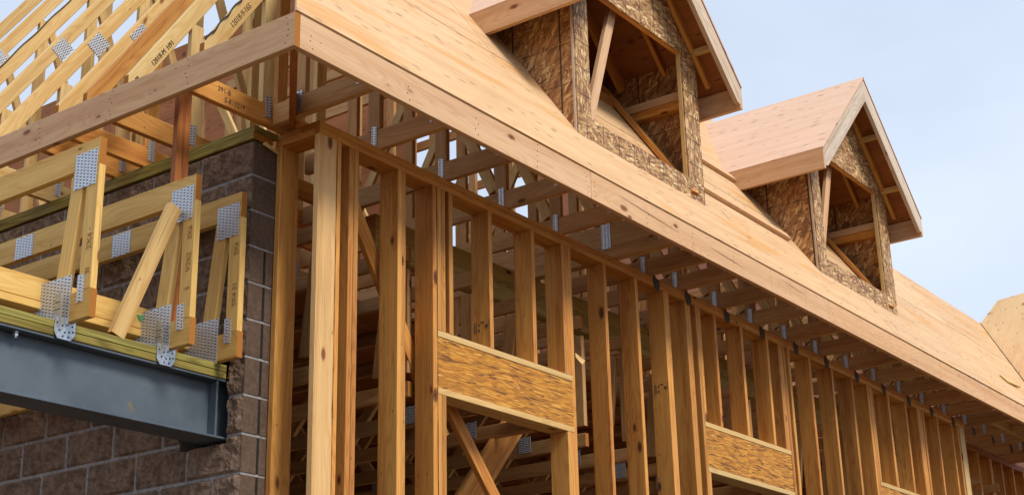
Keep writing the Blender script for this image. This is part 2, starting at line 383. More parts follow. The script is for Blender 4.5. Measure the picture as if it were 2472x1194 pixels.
def text(s_, size, org, ud, vd, parent, mat=None, name='stamped_lettering', thick=.0008):
    cu = bpy.data.curves.new('t', 'FONT'); cu.body = s_; cu.size = size; cu.extrude = thick; cu.resolution_u = 2
    to = bpy.data.objects.new('t', cu); C.objects.link(to)
    bpy.context.view_layer.update()
    me = bpy.data.meshes.new_from_object(to.evaluated_get(bpy.context.evaluated_depsgraph_get()))
    bpy.data.objects.remove(to); bpy.data.curves.remove(cu)
    ud, vd = V(ud).normalized(), V(vd).normalized(); nn = ud.cross(vd)
    off = V((0, 0, 0)); p = parent
    while p is not None: off += p.location; p = p.parent
    for v in me.vertices: v.co = V(org)-off + ud*v.co.x + vd*v.co.y + nn*v.co.z
    me.materials.clear(); me.materials.append(mat or INK); me.name = name
    o = bpy.data.objects.new(name, me); C.objects.link(o); o.parent = parent; return o

S = 1.45                                    # roof pitch (rise over run) of both slopes
def zr(y): return .205 + S*(y+.5)           # top of the sheathing on the long slope
X, Y, Z = V((1, 0, 0)), V((0, 1, 0)), V((0, 0, 1))
GZ = -4.95

# ---------------------------------------------------------------- ground
g = MB(); g.face([(-400, -400, GZ), (400, -400, GZ), (400, 400, GZ), (-400, 400, GZ)], [(0, 0)]*4)
tag(g.build('ground', [SOIL]), kind='structure')

# ---------------------------------------------------------------- concrete block wall (outer face X = -.17, end face Y = .33)
bw = empty('block_wall', (-.17, .33, GZ)); tag(bw, 'brown concrete block wall with rough split faces and grey mortar joints under yellow-green plates', 'block wall')
CH = .2032; top = -.09; BL = .4064; JT = .015
YB0, YB1 = .33, 9.3
def pocket(y, z):    # hole the steel beam sits in
    j = .012*noise.noise(V((y*9, z*14, 3)))+.015*noise.noise(V((y*33, z*37, 1)))
    return .435+j < y < .80+j and -1.745+j*.6 < z < -1.245
rough = MB(); smooth = MB(); groove = MB(); k = 0
while top-CH*k > GZ+.1:
    z1 = top-CH*k; z0 = z1-CH+JT
    odd = k % 2; ys = [YB0]; y = YB0+(BL if odd == 0 else BL/2)
    while y < YB1: ys.append(y); y += BL
    for i in range(len(ys)-1):
        a, b = ys[i]+(JT/2 if i else 0), ys[i+1]-JT/2
        ny, nz_ = (26 if b < 4 else 12), (13 if b < 4 else 7)
        seed = random.uniform(0, 50); P = {}
        dead = set()
        for iy in range(ny+1):
            for iz in range(nz_+1):
                yy = a+(b-a)*iy/ny; zz = z0+(z1-z0)*iz/nz_
                e = min(iy, ny-iy, iz, nz_-iz)
                d = 0 if e == 0 and i else (.004+.015*max(0, .5+noise.noise(V((yy*13+seed, zz*13, seed)))) + .006*noise.noise(V((yy*45, zz*45, seed))) + .004*noise.noise(V((yy*110, zz*110, seed))))
                if e == 0: d = min(d, .003)
                if i == 0: d *= min(1, iy/4)
                P[iy, iz] = len(rough.v); rough.v.append(V((-.170-d+.004, yy, zz)))
        for iy in range(ny):
            for iz in range(nz_):
                yc = a+(b-a)*(iy+.5)/ny; zc = z0+(z1-z0)*(iz+.5)/nz_
                if pocket(yc, zc): continue
                rough.f.append([P[iy, iz], P[iy, iz+1], P[iy+1, iz+1], P[iy+1, iz]]); rough.uv.append([(0, 0)]*4); rough.mi.append(0)
    # smooth end block, every other two courses with the sash groove
    if k % 4 in (0, 1, 2) and k < 3: smooth.box(-.168, .045, YB0, YB0+.05, z0, z1, axis=2, ch=.004)
    else:
        smooth.box(-.168, -.062, YB0, YB0+.05, z0, z1, axis=2, ch=.004); smooth.box(-.047, .045, YB0, YB0+.05, z0, z1, axis=2, ch=.004); groove.box(-.063, -.046, YB0+.002, YB0+.01, z0, z1, axis=2, ch=.0005)
    k += 1
rough.build('rough_blocks', [BLK], bw); smooth.build('smooth_end_blocks', [BLKS, BLKS], bw)
groove.build('groove_shade_strip', [BLACK, BLACK], bw)  # black strip standing in for the shade down the groove
mo = MB()
yy0 = YB0+.02
mo.box(-.1665, .03, .80, YB1, GZ, top, axis=2, ch=.001); mo.box(-.1665, .03, YB0+.004, .445, GZ, top, axis=2, ch=.001)
mo.box(-.1665, .03, .445, .80, GZ, -1.75, axis=2, ch=.001); mo.box(-.1665, .03, .445, .80, -1.235, top, axis=2, ch=.001)
mo.build('mortar', [MOR, MOR], bw)
pk = MB(); pk.box(-.01, .03, .44, .81, -1.76, -1.22, axis=2, ch=.001); pk.build('pocket_shade_back', [BLACK, BLACK], bw)  # black sheet painted as the deep shade behind the beam end
# treated plates on the wall
bx('lower_sill_plate', bw, TRE, -.180, -.03, .325, 2.9, -.078, -.0395, warp=.0); bx('lower_sill_plate', bw, TRE, -.182, -.03, 2.903, 9.3, -.078, -.0395)
bx('upper_sill_plate', bw, TRE, -.176, -.03, .322, 1.18, -.038, -.001); bx('upper_sill_plate', bw, TRE, -.179, -.03, 1.183, 9.3, -.0385, -.001)
bx('upper_sill_plate', bw, TRE, -.174, .0-.004, .318, .345, -.036, -.0005, axis=0)
MB().prism([(-.10, .305, -.080), (.0, .30, -.118), (-.0, .31, -.125), (-.115, .315, -.098)], (0, .008, .004), X, Z).build('wood_shim', [YEL, YEL], bw)

# ---------------------------------------------------------------- steel beam in the pocket, with its nailer
sb = empty('steel_beam', (-.9, .54, -1.72)); tag(sb, 'blue-grey primed steel I-beam carrying treated nailers, set into the block wall', 'steel beam')
x0, x1 = -6.5, .0
bx('top_flange', sb, [STL, STL], x0, x1, .457, .640, -1.424, -1.412, ch=.002)
bx('bottom_flange', sb, [STL, STL], x0, x1, .457, .640, -1.724, -1.712, ch=.002)
bx('web', sb, [STL, STL], x0, x1, .520, .531, -1.711, -1.425, ch=.001)
bx('stiffener', sb, [STL, STL], -.235, -.223, .462, .519, -1.710, -1.426, axis=2, ch=.001)
for xx in (-1.435, -2.4, -3.4):
    b = MB().cyl((xx, .485, -1.455), (xx, .485, -1.425), .007); b.cyl((xx, .485, -1.447), (xx, .485, -1.438), .013, 6); b.cyl((xx, .485, -1.433), (xx, .485, -1.425), .014, 6); b.build('bolt', [GAL], sb)
bx('lower_nailer', sb, TRE, x0, -.183, .452, .64, -1.411, -1.374, warp=.002); bx('upper_nailer', sb, TRE, x0, -.184, .450, .638, -1.373, -1.336, warp=.002)

# ---------------------------------------------------------------- floor trusses
def floor_truss(x, y0=.29, y1=5.2, post=YELB, big=True, mat=None):
    mat = mat or YELB; cz = 0 if big else .051
    r = empty('floor_truss', (x, y0, -1.335))
    bx('bottom_chord', r, mat, x, x+.038, y0, y1, -1.335, -1.195-cz, warp=.002)
    tcd = bx('top_chord', r, mat, x, x+.038, y0+.01, y1, -.568+cz, -.425, warp=.002)
    bx('end_post', r, mat, x, x+.038, y0+.004, y0+.094, -1.194, -.569)
    bm_('web', r, mat, (x+.019, y0+.235, -1.19), (x+.019, y0+.155, -.572), Y, .089, .037)
    n = 6
    for i in range(n+1):
        ya = y0+1.75+1.25*i
        if ya+1.2 > y1: break
        if not big and i > 3: break
        bm_('web', r, mat, (x+.019, ya, -.572), (x+.019, ya+.55, -1.19), Y, .089, .037)
        bm_('web', r, mat, (x+.019, ya+.65, -1.19), (x+.019, ya+1.15, -.572), Y, .089, .037)
        plate(r, (x-.0005, ya+.6, -1.20), Y, Z, -X, .17, .13)
        plate(r, (x-.0005, ya+1.2, -.55), Y, Z, -X, .13, .12)
    if big: plate(r, (x-.0005, y0+.105, -.575), Y, Z, -X, .165, .185)
    if big:
        plate(r, (x-.0005, y0+.275, -1.225), Y, Z, -X, .26, .245)
        plate(r, (x-.0005, y0+.075, -1.185), Y, Z, -X, .048, .135)
    else: plate(r, (x-.0005, y0+.5, -1.26), Y, Z, -X, .10, .11)
    return r, tcd
FG = 'floor trusses ending over the steel beam'
r, tcd = floor_truss(-1.194); tag(r, 'golden floor truss nearest the left edge, its square end over the steel beam', 'floor truss', FG)
text('2X4', .05, (-1.1955, .31, -1.0), Z, Y, r, FAINT); text('SI', .045, (-1.1955, .31, -1.12), Z, Y, r, FAINT)
r, tcd = floor_truss(-.586); tag(r, 'middle golden floor truss over the steel beam, beside the slanted brace', 'floor truss', FG)
text('2X6', .045, (-.5875, .31, -.78), Z, Y, r, FAINT); text('V2X2', .045, (-.5875, .31, -.95), Z, Y, r, FAINT); text('5', .045, (-.5875, .31, -1.05), Z, Y, r, FAINT)
plate(r, (-.5875, 1.72, -.50), Y, Z, -X, .16, .13)
r, tcd = floor_truss(-.267); tag(r, 'rightmost golden floor truss over the steel beam, tight against the block wall', 'floor truss', FG)
text('2X6', .045, (-.2685, .31, -.78), Z, Y, r, FAINT); text('2X4 S1', .045, (-.2685, .31, -1.06), Z, Y, r, FAINT)
plate(r, (-.2685, 1.27, -.50), Y, Z, -X, .155, .135)
# ribbon boards tying the floor trusses together at the back
rb = empty('ribbon_board', (-1, .72, -1.19)); tag(rb, 'pale ribbon boards running level behind the floor truss webs, marked with green crayon', 'board')
bx('upright_board', rb, YELB, -2.6, -.23, .66, .698, -1.19, -1.075, warp=.002)
bx('flat_board', rb, YELB, -2.7, -.23, .655, .745, -1.231, -1.193, warp=.002)
MB().prism([(-.62, .657, -1.12), (-.55, .657, -1.115), (-.54, .657, -1.14), (-.60, .657, -1.15)], (0, .002, 0), X, Z).build('crayon_mark', [GREEN], rb)
# hold-down straps
def strap(x, y, label):
    r = empty('metal_strap', (x, y, -1.336))
    m = MB(); m.prism([(x, y, -1.336+.02), (x+.118, y, -1.336+.02), (x+.118, y, -1.336-.055), (x+.095, y, -1.336-.085), (x+.022, y, -1.336-.085), (x, y, -1.336-.055)], (0, -.003, 0), X, Z)
    m.build('flange', [GAL], r)
    m = MB(); m.prism([(x+.030, y-.003, -1.34), (x+.030, y+.055, -1.30), (x+.030, y+.055, -1.20), (x+.030, y+.02, -1.185), (x+.030, y-.003, -1.22)], (.003, 0, 0), Y, Z)
    for q in range(2): m.box(x+.025, x+.030, y+.004, y+.048, -1.275+.035*q, -1.267+.035*q, axis=1, ch=.001)
    m.build('upstand', [GAL], r)
    m = MB()
    for (a, b) in ((.015, -.01), (.045, -.02), (.07, -.012), (.10, -.015), (.03, -.045), (.06, -.05), (.085, -.045), (.105, -.04), (.05, -.07), (.08, -.07)):
        m.cyl((x+a, y-.005, -1.336+b), (x+a, y-.003, -1.336+b), .0045, 8)
    m.build('nail_head', [NAIL], r)
    tag(r, label, 'metal strap', 'metal straps on the treated nailer')
strap(-1.262, .448, 'galvanised strap holding the leftmost floor truss to the treated nailer')
strap(-.653, .448, 'galvanised strap holding the middle floor truss to the treated nailer')
# slanted brace and vertical prop
br = bm_('slanted_brace', None, YEL, (-.89, .47, -1.33), (-.635, .40, -.60), (.94, 0, -.34), .080, .040)
tag(br, 'short pale 2x4 leaning from the treated nailer up to the middle floor truss', 'brace')
pr_ = bx('vertical_prop', None, RED, -.535, -.446, .53, .568, -1.33, .26, axis=2, warp=.002); tag(pr_, 'reddish vertical 2x4 prop standing behind the left fascia and the middle floor truss', 'post')

# ---------------------------------------------------------------- long stud wall (front face Y = 0)
sw = empty('stud_wall', (0, 0, GZ)); tag(sw, 'long wall of bare fir studs under double top plates with three window headers', 'stud wall')
def stud(x, z0=GZ+.04, z1=-.077, y0=0.0, dp=.14, w=.038, parent=None, mat=None, nm='stud'):
    m = MB(); tw = random.uniform(-.002, .002)
    m.box(x, x+w-.001, y0+tw, y0+dp+tw, z0, z1-.0005, warp=.0035, axis=2)
    return m.build(nm, mat or FIR, parent or sw)
HD = [(1.004, 2.387), (4.137, 5.563), (7.39, 8.60)]
for x in (.142, .245, .284, .650, .6885, .966, 2.387, 2.82, 3.235, 3.63, 3.6685, 3.945, 3.9835, 4.098, 5.564, 5.66, 6.07, 6.52, 6.95, 7.30, 7.352, 8.60, 8.66, 9.04, 9.46, 9.63):
    stud(x)
bx('stud', sw, FIRL, 0, .14, .0, .0375, GZ+.04, -.0775, axis=2, warp=.002)            # corner stud, wide face outward
bx('stud', sw, YEL, 9.70, 9.84, .0, .0375, GZ+.04, -.0775, axis=2, warp=.002)
HT, HB = -.963, -1.338
for (a, b) in HD:
    for x in ((a+.002, a+.043, a+.114) if a < 2 else (a+.004,)): stud(x, HT+.001, nm='cripple_stud')
    for x in (b-.078, b-.0395): stud(x, HT+.001, nm='cripple_stud')
    for x in (a+.001, a+.0395) if a < 2 else (a+.001,): stud(x, GZ+.04, HB-.001, nm='jack_stud')
    for x in ((b-.077, b-.039) if a < 2 else (b-.039,)): stud(x, GZ+.04, HB-.001, nm='jack_stud')
for x in (1.51, 1.965, 4.385, 4.825, 5.27, 7.78, 8.21): stud(x, HT+.001, nm='cripple_stud')
for (a, b) in HD:
    h = bx('header', sw, [LSL, LSL], a, b, .004, .05, HB+.039, HT-.039, ch=.002)
    bx('header_cap', h, YEL, a, b, .0, .14, HT-.038, HT, ch=.003)
    bx('header_sill', h, YEL, a, b, .0, .14, HB, HB+.038, ch=.003)
    bx('header_back', h, [LSL, LSL], a, b, .088, .134, HB+.0395, HT-.0395, ch=.002)
bx('lower_top_plate', sw, FIR, .141, 4.9, .0, .14, -.0762, -.0385, warp=.001); bx('lower_top_plate', sw, FIR, 4.903, 9.84, .0, .14, -.0762, -.0385, warp=.001)
for a, b in ((0, 2.62), (2.623, 6.45), (6.453, 9.9)): bx('upper_top_plate', sw, FIR, a, b, -.001, .139, -.038, -.001, warp=.001)
bx('bottom_plate', sw, FIR, 0, 9.84, 0, .14, GZ, GZ+.038)
m = MB().prism([(2.43, -.001, -.80), (2.50, -.03, -.845), (2.47, -.025, -.875), (2.43, -.002, -.83)], (0, .004, 0), X, Z); m.build('wood_splinter', [YEL, YEL], sw)

def stamp(x, y, z, parent):
    m = MB()
    for (a, b, c, d) in ((.0, .005, -.035, .035), (.012, .017, -.035, .035), (.028, .040, -.03, -.012), (.028, .040, .008, .02), (.045, .075, .024, .032), (.112, .116, -.02, .045)):
        m.prism([(x-.0012, y+.12-a, z+c), (x-.0012, y+.12-b, z+c), (x-.0012, y+.12-b, z+d), (x-.0012, y+.12-a, z+d)], (.0008, 0, 0), Y, Z)
    m.prism([(x-.0012, y+.12-.078, z+.01), (x-.0012, y+.12-.106, z+.01), (x-.0012, y+.12-.092, z-.022)], (.0008, 0, 0), Y, Z)
    m.build('grade_stamp', [INK], parent)
stamp(1.51, .0, -.82, sw); stamp(3.63, .0, -.80, sw)
def bark(x, parent, z0=-3.4, z1=-.1):
    n_ = 60; m = MB(); pts = []
    for i in range(n_+1):
        z = z0+(z1-z0)*i/n_; pts.append((z, .0012+.0045*max(0, .35+noise.noise(V((x*7, 3, z*6))))+.0015*noise.noise(V((x, 9, z*30)))))
    for (za, wa), (zb, wb) in zip(pts, pts[1:]):
        m.face([(x-wa, -.0032, za), (x+wa*.6, -.0032, za), (x+wb*.6, -.0032, zb), (x-wb, -.0032, zb)], [(0, 0)]*4)
    m.build('bark_edge', [BARK], parent)
bark(.140, sw); bark(1.003, sw)
# return wall between the corner and the block wall
rw = empty('return_wall', (0, .03, GZ)); tag(rw, 'short return of stud wall between the wall corner and the concrete blocks', 'stud wall')
bx('stud', rw, FIR, .001, .14, .287, .3245, GZ+.04, -.077, axis=2, warp=.001)
bx('stud', rw, FIR, .045, .185, .046, .083, GZ+.04, -.077, axis=2, warp=.001)
bx('lower_top_plate', rw, FIR, .0, .139, .0385, .3265, -.0762, -.0385, axis=1); bx('upper_top_plate', rw, FIR, -.001, .138, .1405, .3275, -.038, -.001, axis=1)
bx('lower_top_plate', rw, FIR, .0, .139, .0, .038, -.0762, -.0385, axis=0)
bx('bottom_plate', rw, FIR, 0, .138, .15, .32, GZ, GZ+.038)

# farther stretch of wall, set back
fwl = empty('set_back_wall', (10, .33, GZ)); tag(fwl, 'farther stretch of bare stud wall set back at the right edge', 'stud wall')
x = 9.95; i = 0
while x < 15.5:
    bx('stud', fwl, FIR, x, x+.037, .33, .47, GZ+.04, -.077, axis=2, warp=.003)
    if i % 3 == 1: bx('stud', fwl, FIR, x+.0385, x+.0755, .331, .471, GZ+.04, -.077, axis=2, warp=.003)
    x += .406; i += 1
bx('top_plate', fwl, RED, 9.91, 15.6, .33, .47, -.0762, -.0385); bx('top_plate', fwl, RED, 9.91, 15.6, .329, .469, -.038, -.001)

# ---------------------------------------------------------------- roof trusses of the long slope
CW = .10                                      # chord depth
def top_z(y): return zr(y)-.016               # underside of sheathing
def truss(x, yend, label, group, girder=False, tie=True, tmat=None, ylim=1.46):
    tmat = tmat or TAN
    r = empty('roof_truss', (x, 0, 0)); t = .037
    bd = .26 if girder else .125
    y0 = -.461
    bm_('bottom_chord', r, tmat, (x+t/2, y0, bd/2), (x+t/2, yend, bd/2), Z, bd-.001, t, warp=.001)
    if girder: bm_('bottom_chord', r, tmat, (x+t*1.55, y0, bd/2), (x+t*1.55, yend, bd/2), Z, bd-.002, t)
    # rafter follows the slope
    yt = min(yend, ylim); off = .075/math.cos(math.atan(S))
    d = V((0, 1, S)).normalized()
    nrm = V((0, -S, 1)).normalized()
    pa = V((x+t/2, -.385, top_z(-.385)))-nrm*.055; pb = V((x+t/2, yt, top_z(yt)))-nrm*.055
    bm_('top_chord', r, YEL, pa, pb, nrm, .10, t, cut0=S)
    zt = top_z(yt)-.20
    def ztop(y): return min(top_z(y)-.19, zt)
    # heel post and webs
    bm_('web', r, tmat, (x+t/2, .055, bd), (x+t/2, .055, ztop(.055)), Y, .089, t)
    if yend > 1.5:
        bm_('top_chord', r, tmat, (x+t/2, yt, zt+.1), (x+t/2, yend, zt+.1), Z, .10, t)
        bm_('web', r, tmat, (x+t/2, yend-.05, bd), (x+t/2, yend-.05, zt+.05), Y, .089, t)
    nodes = [.055, 1.35, 2.9, 4.4]
    for i in range(1, len(nodes)):
        if nodes[i] > yend-.1: break
        a, b = nodes[i-1], nodes[i]
        bm_('web', r, tmat, (x+t/2, b, bd), (x+t/2, b, ztop(b)), Y, .089, t)
        if i % 2: bm_('web', r, YEL, (x+t/2, a+.06, bd+.02), (x+t/2, b-.06, ztop(b)-.04), Y, .080, t-.002)
        else: bm_('web', r, YEL, (x+t/2, a+.06, ztop(a)-.04), (x+t/2, b-.06, bd+.02), Y, .080, t-.002)
    if girder: plate(r, (x-.0005, .055, .20), Y, Z, -X, .075, .24)
    else: plate(r, (x-.0005, .05, .085), Y, Z, -X, .04, .125)
    plate(r, (x-.0005, -.40, .09), Y, Z, -X, .07, .07)
    if tie:
        m = MB(); m.prism([(x+.045, -.0035, .10), (x+.062, -.0035, .10), (x+.070, -.0035, .0), (x+.125, -.0035, -.02), (x+.125, -.0035, -.072), (x+.10, -.0035, -.10), (x+.062, -.0035, -.10), (x+.040, -.0035, -.05)], (0, -.003, 0), X, Z)
        m.box(x+.038, x+.041, -.004, .10, .0, .10, axis=1, ch=.0005); m.build('hurricane_tie', [TIE], r)
    if label: tag(r, label, 'roof truss', group)
    return r
RG = 'roof trusses over the long stud wall'
ORD = ['first', 'second', 'third', 'fourth', 'fifth', 'sixth', 'seventh', 'eighth', 'ninth', 'tenth', 'eleventh', 'twelfth', 'thirteenth', 'fourteenth', 'fifteenth', 'sixteenth', 'seventeenth', 'eighteenth', 'nineteenth', 'twentieth', 'twenty-first', 'twenty-second']
TX = [-.11, .50, 1.11, 1.72, 2.33]
for i, x in enumerate(TX):
    truss(x, max(.25, x+.10), 'short roof truss %s from the building corner, tail reaching the eave fascia' % ORD[i], 'short roof trusses near the hip corner', tie=False)
truss(2.965, 4.6, 'deep double girder roof truss with a tall toothed plate above the stud wall', None, girder=True, tie=False)
proto = truss(3.45, 4.6, 'full roof truss first to the right of the girder truss', RG)
reg(proto)
proto2 = truss(8.24, 4.6, 'full roof truss eighth to the right of the girder truss, cut lower', RG, ylim=.62)
proto2['label'] = 'full roof truss ninth to the right of the girder truss'; reg(proto2)
for i, x in enumerate((3.91, 4.52, 5.12, 5.74, 6.35, 7.0, 7.62, 8.24, 8.84, 9.45, 10.06, 10.67, 11.28, 11.89, 12.5)):
    if x == 8.24: continue
    c = copy_tree(proto if x < 8 else proto2); c.location = (x, 0, 0); c['label'] = 'full roof truss %s to the right of the girder truss' % ORD[i+1]
# hip board seen end-on under the fascia corner
hb = bm_('hip_truss', None, RED, (-.665, -.455, .07), (2.6, 2.81, .07), Z, .14, .038); tag(hb, 'diagonal hip member seen end-on under the fascia corner', 'hip board')
text('IZI', .03, (-.05, .14, -.001), (-1, -1, 0), (1, -1, 0), hb)

# ---------------------------------------------------------------- hip-end jack trusses (rafters rising over the block wall)
def jack(y, label, txt=None, mat=YEL, xend=None):
    r = empty('jack_truss', (0, y, 0)); t = .037; xe = xend if xend else min(max(y+.15, .5), 2.9)
    zc = lambda xx: .165+S*(xx+.71)
    bm_('bottom_chord', r, FIR if y < 2 else YEL, (-.672, y+t/2, .0625), (xe, y+t/2, .0625), Z, .124, t)
    nrm = V((-S, 0, 1)).normalized()
    xt = min(xe+.15, 2.75) 
    pa = V((-.645, y+t/2, zc(-.645)))-nrm*.046; pb = V((xt, y+t/2, zc(xt)))-nrm*.046
    tcd = bm_('top_chord', r, mat, pa, pb, nrm, .092, t, warp=.002, cut0=S)
    q = -.13; k = 0
    while q < xe-.05:
        zt_ = zc(q)-.19
        if zt_ > .2: bm_('web', r, mat, (q, y+t/2, .125), (q, y+t/2, zt_), X, .089, t)
        plate(r, (q, y-.0005, .11), X, Z, -Y, .045, .13)
        if q+1.05 < xe and k > 0:
            bm_('web', r, mat, (q+.07, y+t/2, zc(q)-.26), (q+.95, y+t/2, .15), X, .070, t-.002)
        q += 1.05; k += 1
    if txt: text(txt[0], txt[1], V((txt[2], y-.0015, 0)), (1, 0, S), (-S, 0, 1), tcd)
    tag(r, label, 'jack truss', 'rafters of the unsheathed hip end')
    return r, tcd, zc
def ctext(s_, size, x, y, down, tcd):          # lettering on the near face of a rafter
    nrm = V((-S, 0, 1)).normalized(); p = V((x, y-.0012, .165+S*(x+.71)))-nrm*down
    text(s_, size, p, (1, 0, S), (-S, 0, 1), tcd)
JL = ['bare rafter nearest the fascia corner, lettered and with a pale top edge', 'second bare rafter from the fascia corner, lettered, with a bright top edge', 'third bare rafter from the fascia corner, brown-stained', 'fourth bare rafter from the fascia corner']
for i in range(8):
    y = .27+.61*i
    r, tcd, zc = jack(y, ['bare yellow hip-end rafter nearest the fascia corner, lettered along its face', 'second hip-end rafter from the fascia corner, lettered, with a pale top edge'][i] if i < 2 else '%s hip-end rafter from the fascia corner, bare yellow lumber over the block wall' % ORD[i], mat=YEL)
    if i == 0: ctext('12018-9-16S', .045, -.47, y, .068, tcd)
    if i == 1:
        ctext('12018-M  H91', .042, -.50, y, .072, tcd); ctext('IIIIII', .022, -.60, y, .055, tcd)
    if i in (2, 3, 4, 6):
        q = .02 if i == 3 else -.12+.15*(i-2)
        nrm = V((-S, 0, 1)).normalized(); p = V((q, y-.001, zc(q)))-nrm*.075
        plate(r, p, (1, 0, S), nrm, -Y, .15, .11)
    if i == 0: cj0 = [c for c in r.children if c.name.startswith('bottom_chord')][0]
text('391-B', .040, (-.50, .2692, .072), X, Z, cj0); text('S-81021*', .040, (-.45, .2692, .022), X, Z, cj0)
r, tcd, zc = jack(1.235, 'brown-stained doubled hip-end rafter just behind the second bare rafter', mat=FIR)
# lettering on the corner chord that runs to the left fascia

def cable(name, pts, r_, mat, label):
    m = MB()
    for a, b in zip(pts, pts[1:]): m.cyl(a, b, r_, 6)
    tag(m.build(name, [mat]), label, 'cable')
WHT = plain('white_wrap', (.60, .60, .60), (.75, .75, .75), 40, .6)
def rpt(y, xx, dn=0.0, dy=0.0): return V((xx, y+dy, .165+S*(xx+.71)+dn))
cable('loose_cable', [rpt(3.32, -.45+.03*i, .006+.006*math.sin(i*.8), -.006) for i in range(44)], .0045, NAIL, 'thin black cable lying along the top edge of a middle hip-end rafter')
pa_ = [rpt(.27, -.60+.0125*i, .008+.007*math.sin(i*.9), -.004+.007*math.cos(i*.9)) for i in range(70)]
cable('wrapped_cord', pa_, .005, NAIL, 'twisted dark cord along the top edge of the rafter nearest the fascia corner')
# ---------------------------------------------------------------- fascia boards
fa = bx('eave_fascia', None, PINK, -.671, 1.925, -.500, -.462, .0, .1875, warp=.0015); tag(fa, 'pinkish eave fascia board running right from the roof corner', 'fascia board', 'long eave fascia boards')
fb = bx('eave_fascia', None, PINK, 1.928, 5.44, -.500, -.462, .0, .1875, warp=.0015); tag(fb, 'middle length of eave fascia with long dark cracks, below the dormers', 'fascia board', 'long eave fascia boards')
fc = bx('eave_fascia', None, PINK, 5.443, 12.4, -.500, -.462, .0, .1875, warp=.0015); tag(fc, 'far length of eave fascia running to the right edge', 'fascia board', 'long eave fascia boards')
fl = bx('hip_fascia', None, PINK, -.71, -.672, -.500, 9.2, .0, .187); tag(fl, 'long pinkish fascia board running left from the roof corner over the block wall', 'fascia board')
f2 = bx('lower_fascia', None, YEL, 10.1, 15, -.23, -.192, .0, .10); tag(f2, 'short pale fascia of the set-back eave at the right edge', 'fascia board')
nails = {}
for o, axis, ps in ((fa, 'x', [-.60, .15, .75, 1.35, 1.88]), (fb, 'x', [1.97, 2.6, 3.2, 3.8, 4.4, 5.0, 5.40]), (fc, 'x', [5.5, 6.1, 6.7, 7.3, 7.9, 8.5, 9.1]), (fl, 'y', [-.46, .27, .88, 1.49, 2.1])):
    m = MB()
    for p in ps:
        for kq in range(random.randint(3, 5)):
            dx, dz = random.uniform(-.012, .02), .03+.034*kq+random.uniform(-.006, .006)
            if axis == 'x': m.cyl((p+dx, -.5012, dz), (p+dx, -.4995, dz), .0034, 7)
            else: m.cyl((-.7112, p+dx, dz), (-.7095, p+dx, dz), .0034, 7)
    m.build('nail_heads', [NAIL], o)
# long dark drying cracks in the middle fascia length
m = MB()
for (xa, za, xb, zb) in ((2.25, .125, 3.02, .085), (3.45, .10, 4.0, .075), (4.55, .150, 5.05, .115)):
    n_ = 14; P = []; Q = []
    for i in range(n_+1):
        f = i/n_; xx = xa+(xb-xa)*f; zz = za+(zb-za)*f+.004*noise.noise(V((xx*9, 0, 5))); wv = .0022*math.sin(math.pi*f)+.0003
        P.append((xx, -.5006, zz+wv)); Q.append((xx, -.5006, zz-wv))
    for i in range(n_): m.face([P[i], Q[i], Q[i+1], P[i+1]], [(0, 0)]*4)
m.build('drying_crack', [NAIL], fb)

# ---------------------------------------------------------------- roof sheathing
rs = empty('roof_sheathing', (0, -.5, .2)); tag(rs, 'steep plywood roof deck in long overlapping rows above the eave fascia', 'roof deck')
nv = V((0, -S, 1)).normalized()*(-.014)
def sheet(xa, xb, ya, yb, lift=0.0, hip=True):
    z = lambda y: zr(y)+lift
    def xh(y): return -.71+(y+.5)+.008
    xa0 = xh(ya) if xa is None else xa; xa1 = xh(yb) if xa is None else xa
    MB().prism([(xa0, ya, z(ya)), (xb, ya, z(ya)), (xb, yb, z(yb)), (xa1, yb, z(yb))], nv, X, (0, 1, S), em=0).build('plywood_sheet', [PLY], rs)
DY = 1.219/math.sqrt(1+S*S); e = .0028
for (row, cuts) in ((0, [None, 3.05, 4.45, 6.92, 9.36, 11.8, 13.2]), (1, [None, 1.85, 4.29, 6.73, 8.0, 10.4, 13.4])):
    ya = -.508 if row == 0 else -.5+DY*row+e; yb = -.5+DY*(row+1)-e
    for i in range(len(cuts)-1):
        y2 = yb if (row == 0 or i < 4) else .765
        sheet(cuts[i], cuts[i+1]-.004, ya, y2, lift=random.uniform(0, .0015))
for a, b in ((None, 3.05), (3.05, 5.49), (5.49, 7.93)): sheet(a, b-.004, -.5+2*DY+e, -.5+2.93*DY)
# ledger strips lying across the deck between the dormers
for (xa, xb, yy, lab) in ((4.05, 5.90, .03, 'lower loose 2x4 lying level on the roof deck between the dormers'), (4.05, 5.92, .475, 'upper loose 2x4 lying level on the roof deck between the dormers')):
    d = V((0, 1, S)).normalized(); nn = V((0, -S, 1)).normalized()
    p = V((0, yy, zr(yy)))+nn*.020
    o = bm_('roof_batten', None, PINK, p+X*xa, p+X*xb, d, .080, .034); tag(o, lab, 'batten', 'battens on the roof deck')
o = MB().prism([(10.6, -.215, zr(-.215)+.002), (11.12, -.24, zr(-.24)+.035), (11.14, -.265, zr(-.265)+.03), (10.7, -.265, zr(-.265)+.006)], (0, -.010, .012), X, (0, 1, S)).build('splintered_board', [YEL, YEL])
tag(o, 'splintered sliver of plywood sticking up from the deck near the right edge', 'wood scrap')
